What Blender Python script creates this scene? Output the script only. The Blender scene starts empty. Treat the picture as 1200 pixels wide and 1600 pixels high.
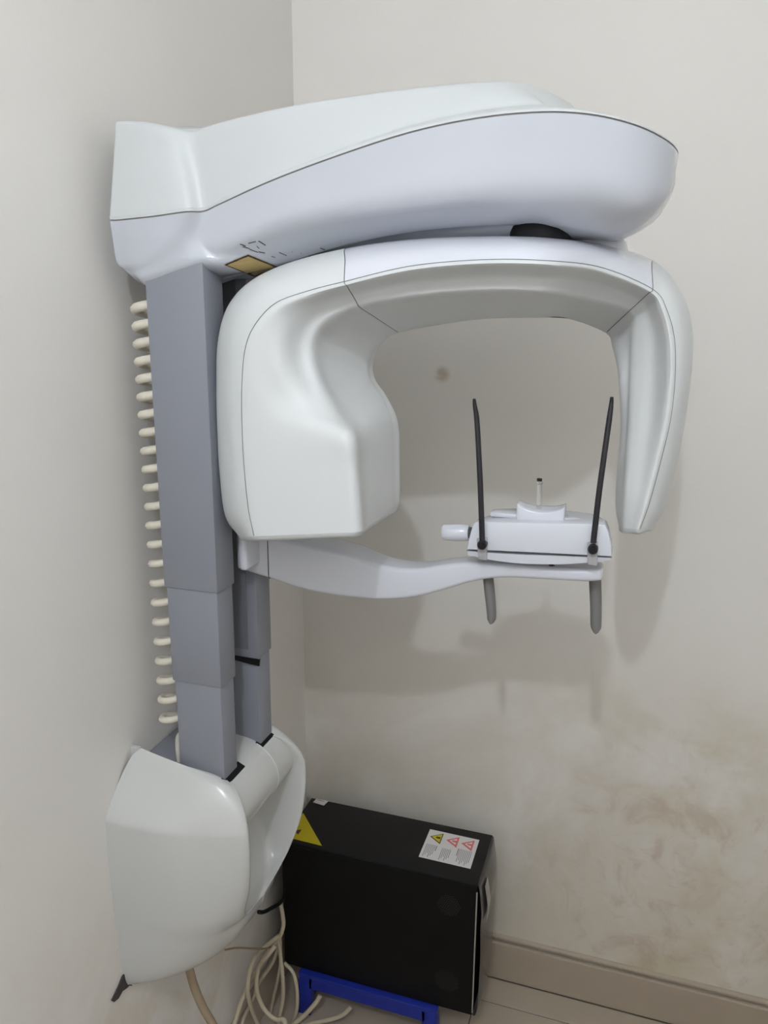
import bpy, bmesh, math, random
from mathutils import Vector, Matrix
from mathutils.bvhtree import BVHTree
random.seed(7)
scene = bpy.context.scene
COL = scene.collection

# ------------------------------------------------------------------ camera
PITCH, YAW, ROLL = math.radians(13.327), math.radians(18.128), math.radians(0.370)
CAM = Vector((0.825, -1.8177, 1.76)); FPX = 1204.7
FW = Vector((-math.sin(YAW)*math.cos(PITCH), math.cos(YAW)*math.cos(PITCH), -math.sin(PITCH)))
RT = Vector((math.cos(YAW), math.sin(YAW), 0)); UP = RT.cross(FW)
RT, UP = RT*math.cos(ROLL)+UP*math.sin(ROLL), UP*math.cos(ROLL)-RT*math.sin(ROLL)
cam_data = bpy.data.cameras.new('camera'); cam = bpy.data.objects.new('camera', cam_data); COL.objects.link(cam)
cam.matrix_world = Matrix(((RT.x, UP.x, -FW.x, CAM.x), (RT.y, UP.y, -FW.y, CAM.y), (RT.z, UP.z, -FW.z, CAM.z), (0, 0, 0, 1)))
cam_data.sensor_fit = 'VERTICAL'; cam_data.sensor_height = 36.0; cam_data.lens = FPX/1600*36.0
cam_data.clip_start = 0.02
scene.camera = cam

# ------------------------------------------------------------------ world, light levels, exposure
world = bpy.data.worlds.new('world'); scene.world = world; world.use_nodes = True
world.node_tree.nodes['Background'].inputs[0].default_value = (0.9, 0.95, 1, 1)
world.node_tree.nodes['Background'].inputs[1].default_value = 0.3
LAMP_POS = Vector((0.79, -2.30, 2.68)); LAMP_STRENGTH = 1130.0; LAMP_COLOR = (0.872, 0.95, 1.055)
scene.view_settings.view_transform = 'Standard'; scene.view_settings.look = 'None'
scene.view_settings.gamma = 1.0; scene.view_settings.use_curve_mapping = False
scene.view_settings.exposure = 0.0

# ------------------------------------------------------------------ helpers
def ray(px, py): return FW + RT*((px-600)/FPX) - UP*((py-800)/FPX)
def at(px, py, y=None, x=None, z=None):
    d = ray(px, py)
    if y is not None: return CAM + d*((y-CAM.y)/d.y)
    if x is not None: return CAM + d*((x-CAM.x)/d.x)
    return CAM + d*((z-CAM.z)/d.z)

def tag(o, label=None, cat=None, group=None, kind=None):
    if label: o['label'] = label
    if cat: o['category'] = cat
    if group: o['group'] = group
    if kind: o['kind'] = kind
    return o

def link(name, me, mat, parent=None, smooth=None):
    o = bpy.data.objects.new(name, me); COL.objects.link(o)
    if mat is not None: me.materials.append(mat)
    if smooth is not None:
        me.shade_smooth()
        if smooth < 179: me.set_sharp_from_angle(angle=math.radians(smooth))
    if parent is not None:
        o.parent = parent
        o.matrix_parent_inverse = parent.matrix_world.inverted() if parent.type == 'EMPTY' else Matrix()
    return o

def empty(name, loc):
    o = bpy.data.objects.new(name, None); COL.objects.link(o)
    o.location = loc; o.empty_display_size = 0.05
    o.matrix_world = Matrix.Translation(loc)
    return o

class MB:
    def __init__(s): s.v = []; s.f = []
    def add(s, vs, fs):
        b = len(s.v); s.v += [tuple(v) for v in vs]; s.f += [tuple(i+b for i in f) for f in fs]; return s
    def build(s, name, mat, parent=None, smooth=None, bevel=0, seg=2):
        me = bpy.data.meshes.new(name); me.from_pydata(s.v, [], s.f)
        bm = bmesh.new(); bm.from_mesh(me)
        bmesh.ops.remove_doubles(bm, verts=bm.verts, dist=1e-6)
        bmesh.ops.recalc_face_normals(bm, faces=bm.faces)
        if bevel:
            es = [e for e in bm.edges if len(e.link_faces) == 2 and e.calc_face_angle(0) > 0.5]
            bmesh.ops.bevel(bm, geom=es, offset=bevel, segments=seg, affect='EDGES', profile=0.5)
        bm.to_mesh(me); bm.free()
        return link(name, me, mat, parent, smooth)
    def box(s, x0, x1, y0, y1, z0, z1):
        return s.add([(x0,y0,z0),(x1,y0,z0),(x1,y1,z0),(x0,y1,z0),(x0,y0,z1),(x1,y0,z1),(x1,y1,z1),(x0,y1,z1)],
                     [(0,3,2,1),(4,5,6,7),(0,1,5,4),(1,2,6,5),(2,3,7,6),(3,0,4,7)])
    def prism(s, pts, vec):
        n = len(pts); vec = Vector(vec); P = [Vector(p) for p in pts]
        return s.add(P+[p+vec for p in P], [tuple(range(n))[::-1], tuple(range(n, 2*n))]+[(i,(i+1)%n,n+(i+1)%n,n+i) for i in range(n)])
    def grid(s, rows, close_u=False, close_v=False):
        nr, nc = len(rows), len(rows[0]); fs = []
        for r in range(nr if close_v else nr-1):
            for c in range(nc if close_u else nc-1):
                a, b = r*nc+c, r*nc+(c+1) % nc; d = ((r+1) % nr)*nc
                fs.append((a, b, d+(c+1) % nc, d+c))
        return s.add([p for r in rows for p in r], fs)
    def cap(s, row, inset=None):
        n = len(row); ctr = sum((Vector(p) for p in row), Vector())/n
        if inset: ctr = ctr+Vector(inset)
        return s.add([ctr]+list(row), [(0, 1+i, 1+(i+1) % n) for i in range(n)])
    def tube(s, pts, r, n=10, caps=True):
        P = [Vector(p) for p in pts]; R = r if isinstance(r, (list, tuple)) else [r]*len(P)
        t0 = (P[1]-P[0]).normalized(); nv = t0.orthogonal().normalized(); rows = []
        for i, p in enumerate(P):
            t = (P[min(i+1, len(P)-1)]-P[max(i-1, 0)]).normalized()
            nv = (nv-t*nv.dot(t)).normalized(); b = t.cross(nv)
            rows.append([p+(nv*math.cos(2*math.pi*k/n)+b*math.sin(2*math.pi*k/n))*R[i] for k in range(n)])
        s.grid(rows, close_u=True)
        if caps: s.cap(rows[0]); s.cap(rows[-1])
        return s
    def lathe(s, prof, origin, axis, n=32):
        ax = Vector(axis).normalized(); u = ax.orthogonal().normalized(); w = ax.cross(u); o = Vector(origin)
        rows = [[o+ax*h+(u*math.cos(2*math.pi*k/n)+w*math.sin(2*math.pi*k/n))*max(r, 1e-5) for k in range(n)] for r, h in prof]
        return s.grid(rows, close_u=True)

def cr(pts, n, closed=False):
    P = [Vector(p) for p in pts]; N = len(P); out = []
    for i in range(N if closed else N-1):
        if closed: a, b, c, d = P[(i-1) % N], P[i], P[(i+1) % N], P[(i+2) % N]
        else: b, c = P[i], P[i+1]; a = P[i-1] if i else b*2-c; d = P[i+2] if i+2 < N else c*2-b
        for k in range(n):
            t = k/n
            out.append(0.5*((2*b)+(c-a)*t+(2*a-5*b+4*c-d)*t*t+(3*b-a-3*c+d)*t**3))
    if not closed: out.append(P[-1])
    return out

# ------------------------------------------------------------------ materials
def mat(name, col, rough=0.5, spec=0.5, metal=0.0, coat=0.0, noise=0.0, nscale=30, bump=0.0, bscale=200, trans=0.0, ior=1.45):
    m = bpy.data.materials.new(name); m.use_nodes = True; nt = m.node_tree; b = nt.nodes['Principled BSDF']
    b.inputs['Base Color'].default_value = (*col, 1); b.inputs['Roughness'].default_value = rough
    b.inputs['Specular IOR Level'].default_value = spec; b.inputs['Metallic'].default_value = metal
    b.inputs['Coat Weight'].default_value = coat; b.inputs['Coat Roughness'].default_value = 0.08
    b.inputs['Transmission Weight'].default_value = trans; b.inputs['IOR'].default_value = ior
    tc = nt.nodes.new('ShaderNodeTexCoord')
    n = nt.nodes.new('ShaderNodeTexNoise'); n.inputs['Scale'].default_value = nscale; n.inputs['Detail'].default_value = 1.5
    nt.links.new(tc.outputs['Object'], n.inputs['Vector'])
    mx = nt.nodes.new('ShaderNodeMix'); mx.data_type = 'RGBA'
    mx.inputs[6].default_value = (*[c*(1-noise) for c in col], 1); mx.inputs[7].default_value = (*[min(1, c*(1+noise*0.6)) for c in col], 1)
    nt.links.new(n.outputs['Fac'], mx.inputs[0]); nt.links.new(mx.outputs[2], b.inputs['Base Color'])
    if bump:
        n2 = nt.nodes.new('ShaderNodeTexNoise'); n2.inputs['Scale'].default_value = bscale
        nt.links.new(tc.outputs['Object'], n2.inputs['Vector'])
        bp = nt.nodes.new('ShaderNodeBump'); bp.inputs['Strength'].default_value = bump; bp.inputs['Distance'].default_value = 0.001
        nt.links.new(n2.outputs['Fac'], bp.inputs['Height']); nt.links.new(bp.outputs['Normal'], b.inputs['Normal'])
    return m

def srgb(r, g, b):
    return tuple(((c/255)/12.92 if c/255 <= 0.04045 else ((c/255+0.055)/1.055)**2.4) for c in (r, g, b))

M = {}
M['shell'] = mat('white_shell_plastic', srgb(216, 219, 219), 0.38, 0.5, noise=0.015, nscale=6)
M['cover'] = mat('white_cover_plastic', srgb(206, 209, 209), 0.34, 0.5, noise=0.015, nscale=6)
M['hull'] = mat('glossy_white_plastic_dimmed', srgb(201, 204, 212), 0.16, 0.5, coat=0.4, noise=0.01, nscale=6)  # same white plastic as gloss, darkened to offset the nearby lamp
M['gloss'] = mat('glossy_white_plastic', srgb(220, 222, 230), 0.16, 0.5, coat=0.4, noise=0.01, nscale=6)  # lighter copy for the covers that the lamp leaves too dim
M['liner'] = mat('ivory_shell_plastic', srgb(219, 221, 221), 0.42, 0.45, noise=0.015, nscale=6)
M['base'] = mat('white_base_plastic', srgb(208, 208, 205), 0.2, 0.5, noise=0.015, nscale=5)
M['seam'] = mat('grey_seam_gap', srgb(128, 122, 120), 0.7, 0.2)  # grey of the gasket and of the core behind the joints
M['dark_gap'] = mat('dark_gap', srgb(84, 82, 82), 0.7, 0.2)
M['black_gap'] = mat('black_gap', srgb(28, 28, 30), 0.7, 0.2)
M['column'] = mat('grey_column_paint', srgb(141, 143, 151), 0.45, 0.4, noise=0.02, nscale=20, bump=0.05, bscale=600)
M['column_dark'] = mat('grey_column_paint_track', srgb(118, 119, 126), 0.45, 0.4, noise=0.02, nscale=20)
M['black'] = mat('black_plastic', srgb(26, 25, 26), 0.45, 0.4)
M['rod'] = mat('smoky_rod_plastic', srgb(44, 41, 44), 0.5, 0.35)
M['handle'] = mat('grey_handle_plastic', srgb(126, 124, 122), 0.55, 0.3)
M['clear'] = mat('clear_acrylic', (0.93, 0.94, 0.94), 0.05, 0.5, trans=0.92, ior=1.4)
M['clamp'] = mat('translucent_clamp', srgb(176, 174, 178), 0.3, 0.5)
M['coil'] = mat('cream_cable_sheath', srgb(228, 221, 205), 0.45, 0.4, noise=0.04, nscale=60)
M['cable'] = mat('beige_cable_sheath', srgb(200, 188, 165), 0.5, 0.35, noise=0.05, nscale=40)
M['hose'] = mat('tan_hose', srgb(172, 154, 130), 0.6, 0.3, noise=0.05, nscale=40)
M['tan'] = mat('tan_cable_sheath', srgb(150, 132, 110), 0.55, 0.3, noise=0.05, nscale=40)
M['pc'] = mat('black_case_paint', srgb(26, 25, 25), 0.5, 0.3, noise=0.05, nscale=80, bump=0.1, bscale=900)
M['pc_side'] = mat('black_panel_paint', srgb(13, 12, 12), 0.55, 0.22, noise=0.05, nscale=80)
M['bezel'] = mat('glossy_grey_bezel', srgb(70, 66, 66), 0.2, 0.5)
M['silver'] = mat('silver_strip_and_sheen', srgb(165, 160, 152), 0.3, 0.5)
M['paper'] = mat('white_sticker', srgb(228, 224, 222), 0.5, 0.3)
M['yellow'] = mat('yellow_sticker', srgb(214, 196, 40), 0.5, 0.3, noise=0.08, nscale=50)
M['red'] = mat('red_print', srgb(225, 120, 115), 0.5, 0.3)
M['ink'] = mat('dark_ink', srgb(60, 55, 52), 0.6, 0.2)
M['greyink'] = mat('grey_ink', srgb(140, 136, 136), 0.6, 0.2)
M['label'] = mat('tan_foil_label', srgb(188, 166, 112), 0.4, 0.4, noise=0.12, nscale=90)
M['label_edge'] = mat('brown_label_border', srgb(84, 66, 48), 0.5, 0.3)
M['blue'] = mat('blue_plastic', srgb(32, 49, 150), 0.4, 0.45, noise=0.03, nscale=20)
M['scrap'] = mat('dark_grey_scrap', srgb(78, 74, 74), 0.8, 0.2, noise=0.3, nscale=120)
M['residue'] = mat('dark_residue', srgb(96, 92, 88), 0.8, 0.1)

def wall_mat(name, col, stain):
    m = bpy.data.materials.new(name); m.use_nodes = True; nt = m.node_tree; N = nt.nodes; L = nt.links
    b = N['Principled BSDF']; b.inputs['Roughness'].default_value = 0.62; b.inputs['Specular IOR Level'].default_value = 0.25
    g = N.new('ShaderNodeNewGeometry'); sep = N.new('ShaderNodeSeparateXYZ'); L.new(g.outputs['Position'], sep.inputs[0])
    def noise(scale, detail=5, rough=0.55, dist=0.0):
        n = N.new('ShaderNodeTexNoise'); n.inputs['Scale'].default_value = scale; n.inputs['Detail'].default_value = detail
        n.inputs['Roughness'].default_value = rough; n.inputs['Distortion'].default_value = dist
        L.new(g.outputs['Position'], n.inputs['Vector']); return n.outputs['Fac']
    def rng(v, a, b_, c=0.0, d=1.0):
        r = N.new('ShaderNodeMapRange'); r.interpolation_type = 'SMOOTHSTEP'
        for i, x in enumerate((a, b_, c, d)): r.inputs[i+1].default_value = x
        L.new(v, r.inputs[0]); return r.outputs[0]
    def mul(a, c):
        k = N.new('ShaderNodeMath'); k.operation = 'MULTIPLY'; L.new(a, k.inputs[0])
        if isinstance(c, (int, float)): k.inputs[1].default_value = c
        else: L.new(c, k.inputs[1])
        return k.outputs[0]
    def mixc(fac, a, c):
        x = N.new('ShaderNodeMix'); x.data_type = 'RGBA'; L.new(fac, x.inputs[0])
        if isinstance(a, tuple): x.inputs[6].default_value = (*a, 1)
        else: L.new(a, x.inputs[6])
        x.inputs[7].default_value = (*c, 1); return x.outputs[2]
    c = mixc(rng(noise(1.6, 3), 0.3, 0.7), tuple(v*0.97 for v in col), col)
    if stain:
        # damp, flaking plaster low on this wall: ochre blooms, brown patches and pale scuffs, plus painted-in dimness
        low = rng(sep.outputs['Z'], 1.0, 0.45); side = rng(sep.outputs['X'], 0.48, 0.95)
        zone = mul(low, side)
        c = mixc(mul(mul(rng(sep.outputs['Z'], 1.2, 0.5), rng(noise(2.3, 5, 0.6, 0.5), 0.22, 0.62)), 0.65), c, srgb(206, 194, 174))  # broad mottled beige, partly damp, partly the weaker light near the floor painted in
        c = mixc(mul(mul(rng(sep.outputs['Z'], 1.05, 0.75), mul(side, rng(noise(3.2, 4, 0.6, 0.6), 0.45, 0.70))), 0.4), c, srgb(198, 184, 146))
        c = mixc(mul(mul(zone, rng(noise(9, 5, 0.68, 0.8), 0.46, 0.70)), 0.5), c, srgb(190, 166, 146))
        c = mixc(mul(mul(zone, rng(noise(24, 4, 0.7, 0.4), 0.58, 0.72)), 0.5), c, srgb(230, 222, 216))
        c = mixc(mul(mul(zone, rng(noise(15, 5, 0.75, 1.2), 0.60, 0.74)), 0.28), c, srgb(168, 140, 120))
        # one small ochre mark seen through the arch
        vd = N.new('ShaderNodeVectorMath'); vd.operation = 'DISTANCE'; L.new(g.outputs['Position'], vd.inputs[0]); vd.inputs[1].default_value = (0.373, 0, 1.656)
        c = mixc(mul(mul(rng(vd.outputs['Value'], 0.026, 0.006), rng(noise(30, 3), 0.30, 0.52)), 0.5), c, srgb(160, 138, 92))
    else:
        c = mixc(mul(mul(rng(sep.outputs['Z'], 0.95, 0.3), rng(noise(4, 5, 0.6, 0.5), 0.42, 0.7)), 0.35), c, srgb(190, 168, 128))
    L.new(c, b.inputs['Base Color'])
    bp = N.new('ShaderNodeBump'); bp.inputs['Strength'].default_value = 0.35; bp.inputs['Distance'].default_value = 0.0015
    ad = N.new('ShaderNodeMath'); ad.operation = 'ADD'; L.new(noise(14, 3, 0.6), ad.inputs[0]); L.new(mul(noise(160, 1), 0.25), ad.inputs[1])
    L.new(ad.outputs[0], bp.inputs['Height']); L.new(bp.outputs['Normal'], b.inputs['Normal'])
    return m
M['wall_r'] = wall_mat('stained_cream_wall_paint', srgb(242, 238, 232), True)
M['wall_l'] = wall_mat('cream_wall_paint', srgb(241, 237, 231), False)
M['wall_plain'] = mat('plain_cream_wall_paint', srgb(241, 237, 231), 0.62, 0.25, noise=0.02, nscale=2)
M['ceil'] = mat('ceiling_paint', srgb(244, 242, 237), 0.8, 0.2, noise=0.02, nscale=3)
M['tile'] = mat('cream_floor_tile', srgb(186, 173, 156), 0.3, 0.45, noise=0.06, nscale=9)
M['grout'] = mat('floor_grout', srgb(120, 110, 98), 0.9, 0.1)
M['skirt'] = mat('cream_skirting', srgb(182, 168, 150), 0.45, 0.35, noise=0.05, nscale=14, bump=0.2, bscale=60)

# ------------------------------------------------------------------ room
RX, RY, RZ = 1.8, -2.8, 3.0
def struct(name, mb, m, smooth=None, bevel=0): return tag(mb.build(name, m, smooth=smooth, bevel=bevel), kind='structure')
struct('wall_left', MB().box(-0.12, 0, RY-0.12, 0, -0.05, RZ), M['wall_l'])
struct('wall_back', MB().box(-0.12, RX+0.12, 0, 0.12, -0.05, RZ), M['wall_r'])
struct('wall_right', MB().box(RX, RX+0.12, RY-0.12, 0, -0.05, RZ), M['wall_plain'])
struct('wall_front', MB().box(0, RX, RY-0.12, RY, -0.05, RZ), M['wall_plain'])
struct('ceiling', MB().box(-0.12, RX+0.12, RY-0.12, 0.12, RZ, RZ+0.1), M['ceil'])
floor = struct('floor', MB().box(0, RX, RY, 0, -0.05, -0.002), M['grout'])
T = 0.40; xs = [0.0, 0.53, 1.03, 1.53, RX]; ys = [-0.015]+[-0.097-0.5*i for i in range(6)]+[RY]
tile_mesh = {}
for i in range(len(xs)-1):
    for j in range(len(ys)-1):
        w, d = round(xs[i+1]-xs[i]-0.003, 4), round(ys[j]-ys[j+1]-0.003, 4)
        if w < 0.01 or d < 0.01: continue
        if (w, d) not in tile_mesh:
            o = MB().box(0, w, -d, 0, -0.002, 0.0015).build('tile', M['tile'], bevel=0.0008, seg=1); tile_mesh[(w, d)] = o.data
        else:
            o = bpy.data.objects.new('tile', tile_mesh[(w, d)]); COL.objects.link(o)
        o.location = (xs[i]+0.0015, ys[j]-0.0015, 0); o.parent = floor

bb = struct('baseboard_back', MB().box(0.0, RX, -0.014, 0.0, 0.0, 0.118), M['skirt'], bevel=0.004)
rows = []
for k in range(9):
    a = math.pi*k/8
    rows.append([Vector((0.0, -0.009*math.sin(a), 0.1295-0.0075*math.cos(a))), Vector((RX, -0.009*math.sin(a), 0.1295-0.0075*math.cos(a)))])
mb = MB(); mb.grid(rows); mb.build('skirting_bead', M['skirt'], bb, smooth=180)
bl = struct('baseboard_left', MB().box(0.0, 0.014, RY, -0.014, 0.0, 0.118), M['skirt'], bevel=0.004)

# ceiling lamp that lights the room (behind and above the camera)
lamp = empty('ceiling_lamp', LAMP_POS)
tag(lamp, 'white bulb hanging below the ceiling behind the viewer', 'lamp')
em = bpy.data.materials.new('lit_bulb'); em.use_nodes = True
eb = em.node_tree.nodes['Principled BSDF']; eb.inputs['Base Color'].default_value = (0.9, 0.9, 0.9, 1)
eb.inputs['Emission Color'].default_value = (*LAMP_COLOR, 1); eb.inputs['Emission Strength'].default_value = LAMP_STRENGTH
mb = MB(); mb.lathe([(0, -0.028), (0.010, -0.026), (0.019, -0.0205), (0.0255, -0.0115), (0.028, 0.0), (0.0255, 0.0115), (0.019, 0.0205), (0.014, 0.026)], LAMP_POS, (0, 0, 1), 20)
mb.build('bulb', em, lamp, smooth=180)
MB().lathe([(0, 0.025), (0.0145, 0.025), (0.0145, 0.08), (0.006, 0.09), (0.006, 0.19), (0.045, 0.20), (0.045, RZ-LAMP_POS.z), (0, RZ-LAMP_POS.z)], LAMP_POS, (0, 0, 1), 20).build('lamp_holder', M['shell'], lamp, smooth=40)

# ------------------------------------------------------------------ panoramic x-ray machine
YC = -0.665
mach = empty('panoramic_xray_machine', (0.0, YC, 0.58))
tag(mach, 'white wall-mounted dental panoramic x-ray machine on twin grey columns', 'x-ray machine')

# ---- columns
def column(y0, y1, segs, top_mat):
    parent = None
    for i, (x0, x1, dy, z0, z1) in enumerate(segs):
        o = MB().box(x0, x1, y0+dy, y1-dy, z0, z1).build('column' if i == 0 else 'column_segment', M['column'], mach if i == 0 else parent, bevel=0.0025, smooth=40)
        if i == 0: parent = o
        else: tag(o, 'narrower telescoping grey column section')
    return parent
column(-0.760, -0.702, [(0.0895, 0.1915, 0, 1.335, 1.868), (0.0925, 0.1885, 0.003, 1.164, 1.34), (0.0955, 0.1855, 0.006, 0.92, 1.17)], None)
rc = column(-0.626, -0.571, [(0.0895, 0.1915, 0, 1.162, 1.868), (0.0925, 0.1885, 0.003, 0.92, 1.17)], None)
MB().prism([at(px, py, y=-.6285) for px, py in ((362,1024),(385,1028),(404,1031),(406,1030),(405,1041),(388,1037),(362,1030))], (0, 0.003, 0)).build('black_strap', M['black'], rc)
MB().box(0.145, 0.172, -0.6285, -0.6255, 1.18, 1.84).build('column_track', M['column_dark'], rc, bevel=0.001)

# ---- top arm: plan outlines stacked from crown to keel
def pw(px, py, off): v = at(px, py, y=YC-off); return (v.x, off, v.z)
SEAM = [(0.046, 0.0, pw(176.5, 345, .100)[2]), pw(176.5, 345, .100), pw(184, 344, .112), pw(240, 338, .117), pw(290, 331, .112), pw(318, 330, .097), pw(345, 318, .098), pw(420, 284, .108),
        pw(520, 246, .116), pw(640, 207, .126), pw(750, 184, .136), pw(850, 175, .141), pw(930, 180, .132), pw(1000, 198, .106), pw(1047, 223, .060), pw(1060, 243, 0)]
TOP = [(0.052, 0.0, pw(184, 194, .085)[2]), pw(184, 194, .085), pw(192, 191, .097), pw(225, 192, .100), pw(262, 199, .097), pw(299, 206, .084), pw(325, 198, .084), pw(385, 182, .088),
       pw(480, 162, .088), pw(590, 146, .086), pw(690, 134, .084), pw(775, 128, .078), pw(825, 132, .064), pw(858, 144, .044), pw(882, 157, .020), pw(890, 162, 0)]
def lerp3(a, b, t): return tuple(a[i]*(1-t)+b[i]*t for i in range(3))
NK = len(SEAM)
FL = []   # crown foot: sits on the flange from station 8 on
for k in range(NK):
    s = SEAM[k]; t = TOP[k]
    w = max(0.0, min(1.0, (k-6)/4.0))
    foot = (s[0]*(1-0.10*w)+t[0]*0.10*w, s[1]*(1-0.22*w) + 0.0, s[2]+0.012*w+0.004)
    if k >= 12: foot = (t[0]+(s[0]-t[0])*0.45, t[1]+(s[1]-t[1])*0.5, s[2]+0.014)
    FL.append(foot)
RIM = [(s[0], s[1], s[2]+0.001) for s in SEAM]
RIM2 = [lerp3(RIM[k], FL[k], 0.12) for k in range(NK)]
RIM2 = [(r[0], r[1], RIM[k][2]+0.005) for k, r in enumerate(RIM2)]
CROWN0 = [lerp3(FL[k], TOP[k], 0.12) for k in range(NK)]
CROWN1 = [lerp3(FL[k], TOP[k], 0.86) for k in range(NK)]
TOPI = [(0.052+(t[0]-0.052)*0.97+0.004, t[1]*0.86, t[2]+0.003) for t in TOP]
TOPJ = [(0.052+(t[0]-0.052)*0.9+0.01, t[1]*0.5, t[2]+0.003) for t in TOP]
HULL0 = [(s[0]+(0.0006 if i == 0 else 0), s[1], s[2]-0.0012) for i, s in enumerate(SEAM)]
CREASE = [(0.05, 0.0, 1.855), pw(186, 408, .088), pw(193, 413, .098), pw(235, 398, .108), pw(277, 368, .108), pw(308, 372, .095), pw(338, 384, .094), pw(432, 350, .102),
          pw(520, 332, .106), pw(625, 317, .115), pw(735, 305, .124), pw(846, 297, .128), pw(930, 297, .118), pw(998, 300, .094), pw(1040, 300, .052), pw(1052, 298, 0)]
BOT = [(0.07, 0.0, 1.836), pw(205, 428, .078), pw(212, 433, .086), pw(227, 438.5, .0955), pw(270, 424, .0955), pw(316, 409, .0955), (0.225, .080, 1.854), (0.30, .048, 1.862),
       (0.39, .044, 1.880), (0.49, .050, 1.893), (0.58, .060, 1.898), (0.665, .068, 1.898), (0.715, .072, 1.893), (0.755, .062, 1.887), (0.778, .038, 1.883), (0.786, 0, 1.882)]
MID = [lerp3(CREASE[k], BOT[k], 0.5) for k in range(NK)]
for k in range(7, NK): MID[k] = (MID[k][0]+(0.012 if k > 12 else 0), MID[k][1]+(0.002 if k < 11 else 0.007 if k < 14 else 0.003), MID[k][2]-(0.0 if k < 11 else 0.003))
KEEL = [(0.10+(b[0]-0.10)*0.93, b[1]*0.72, b[2]-0.012*(1 if k < 7 else 0.7 if k == 7 else 0.3 if k == 8 else 0.0)) for k, b in enumerate(BOT)]
KEEL2 = [(0.10+(b[0]-0.10)*0.6, b[1]*0.2, b[2]-0.016*(1 if k < 7 else 0.7 if k == 7 else 0.3 if k == 8 else 0.0)) for k, b in enumerate(BOT)]
def outline(ctrl, n=5):
    near = [Vector((x, YC-o, z)) for x, o, z in ctrl]
    far = [Vector((x, YC+o, z)) for x, o, z in ctrl][1:-1][::-1]
    return cr(near+far, n, closed=True)
def stack(levels, n_between=1):
    rows = [outline(l) for l in levels]
    if n_between > 1:
        colsT = [cr([r[i] for r in rows], n_between) for i in range(len(rows[0]))]
        rows = [[c[j] for c in colsT] for j in range(len(colsT[0]))]
    return rows
hull = MB(); hr = stack([HULL0, [lerp3(HULL0[k], CREASE[k], 0.45) for k in range(NK)], CREASE, MID, BOT, KEEL, KEEL2], 3)
hull.grid(hr, close_u=True); hull.cap(hr[-1])
inner = outline([(0.1+(s[0]-0.1)*0.985+0.001, s[1]*0.97, s[2]-0.0012) for s in SEAM]); hull.grid([hr[0], inner], close_u=True)
top_arm = hull.build('top_arm', M['hull'], mach, smooth=50)
uc = MB(); ur = stack([TOPJ, TOPI, TOP, CROWN1, CROWN0, FL, RIM2, RIM], 2); uc.grid(ur, close_u=True); uc.cap(ur[0])
inner = outline([(0.1+(s[0]-0.1)*0.985+0.001, s[1]*0.97, s[2]+0.001) for s in SEAM]); uc.grid([ur[-1], inner], close_u=True)
upper_cover = uc.build('upper_cover', M['cover'], top_arm, smooth=50)
gs = [outline([(0.1+(s[0]-0.1)*0.997+0.0002, s[1]*0.99, s[2]+dz) for s in SEAM]) for dz in (-0.0028, 0.0026)]
MB().grid(gs, close_u=True).build('seam_gasket', M['seam'], top_arm, smooth=180)

# stickers and scuffs on the sloping underside
dg = bpy.context.evaluated_depsgraph_get()
bm = bmesh.new(); bm.from_mesh(top_arm.data); bvh_hull = BVHTree.FromBMesh(bm); bm.free()
MI = top_arm.matrix_parent_inverse
def on_hull(px, py, lift=0.0008):
    h, n, i, d = bvh_hull.ray_cast(CAM, ray(px, py).normalized())
    if h is None: return at(px, py, y=YC)
    if n.dot(CAM-h) < 0: n = -n
    return h+n*lift
def patch(name, m, quad, bvh_fn, lift, parent, n=16):
    rows = []
    for i in range(n+1):
        a = Vector(quad[0]).lerp(Vector(quad[1]), i/n); b = Vector(quad[3]).lerp(Vector(quad[2]), i/n)
        rows.append([bvh_fn(*a.lerp(b, j/n), lift) for j in range(n+1)])
    return MB().grid(rows).build(name, m, parent)
lab = patch('rating_label', M['label_edge'], [(350, 413), (388, 397), (436, 417), (398, 432)], on_hull, 0.0010, top_arm)
tag(lab, 'tan foil label with brown border')
patch('label_face', M['label'], [(355, 413), (388, 399.5), (431, 416.5), (398, 429)], on_hull, 0.0018, lab)
mb = MB()
for (x0, y0, x1, y1, w) in [(375, 381, 384, 384, 1.6), (379, 385, 390, 388, 1.2), (388, 380, 400, 377, 1.4), (404, 376, 415, 383, 1.8), (390, 389, 403, 394, 1.2), (404, 393, 414, 395, 1.4),
                            (401, 384, 405, 388, 1.2), (436, 394, 448, 399, 1.2), (456, 393, 486, 407, 1.2), (470, 395, 492, 403, 1.2), (424, 400, 430, 402, 1), (500, 387, 508, 390, 1.4)]:
    d = Vector((-(y1-y0), x1-x0)).normalized()*w*0.5
    q = [(x0-d.x, y0-d.y), (x1-d.x, y1-d.y), (x1+d.x, y1+d.y), (x0+d.x, y0+d.y)]
    mb.add([on_hull(*p, 0.0006) for p in q], [(0, 1, 2, 3)])
mb.build('adhesive_residue', M['residue'], top_arm)
# round service cap on the tip of the arm
tipc = at(1057, 264, y=YC-0.03)

# ---- rotation joint between arm and gantry
JX = 0.69
MB().lathe([(0, 1.86), (0.041, 1.86), (0.041, 1.915), (0, 1.915)], (0.679, -0.693, 0), (0, 0, 1), 40).build('rotation_bearing', M['black_gap'], mach, smooth=40)

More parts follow.
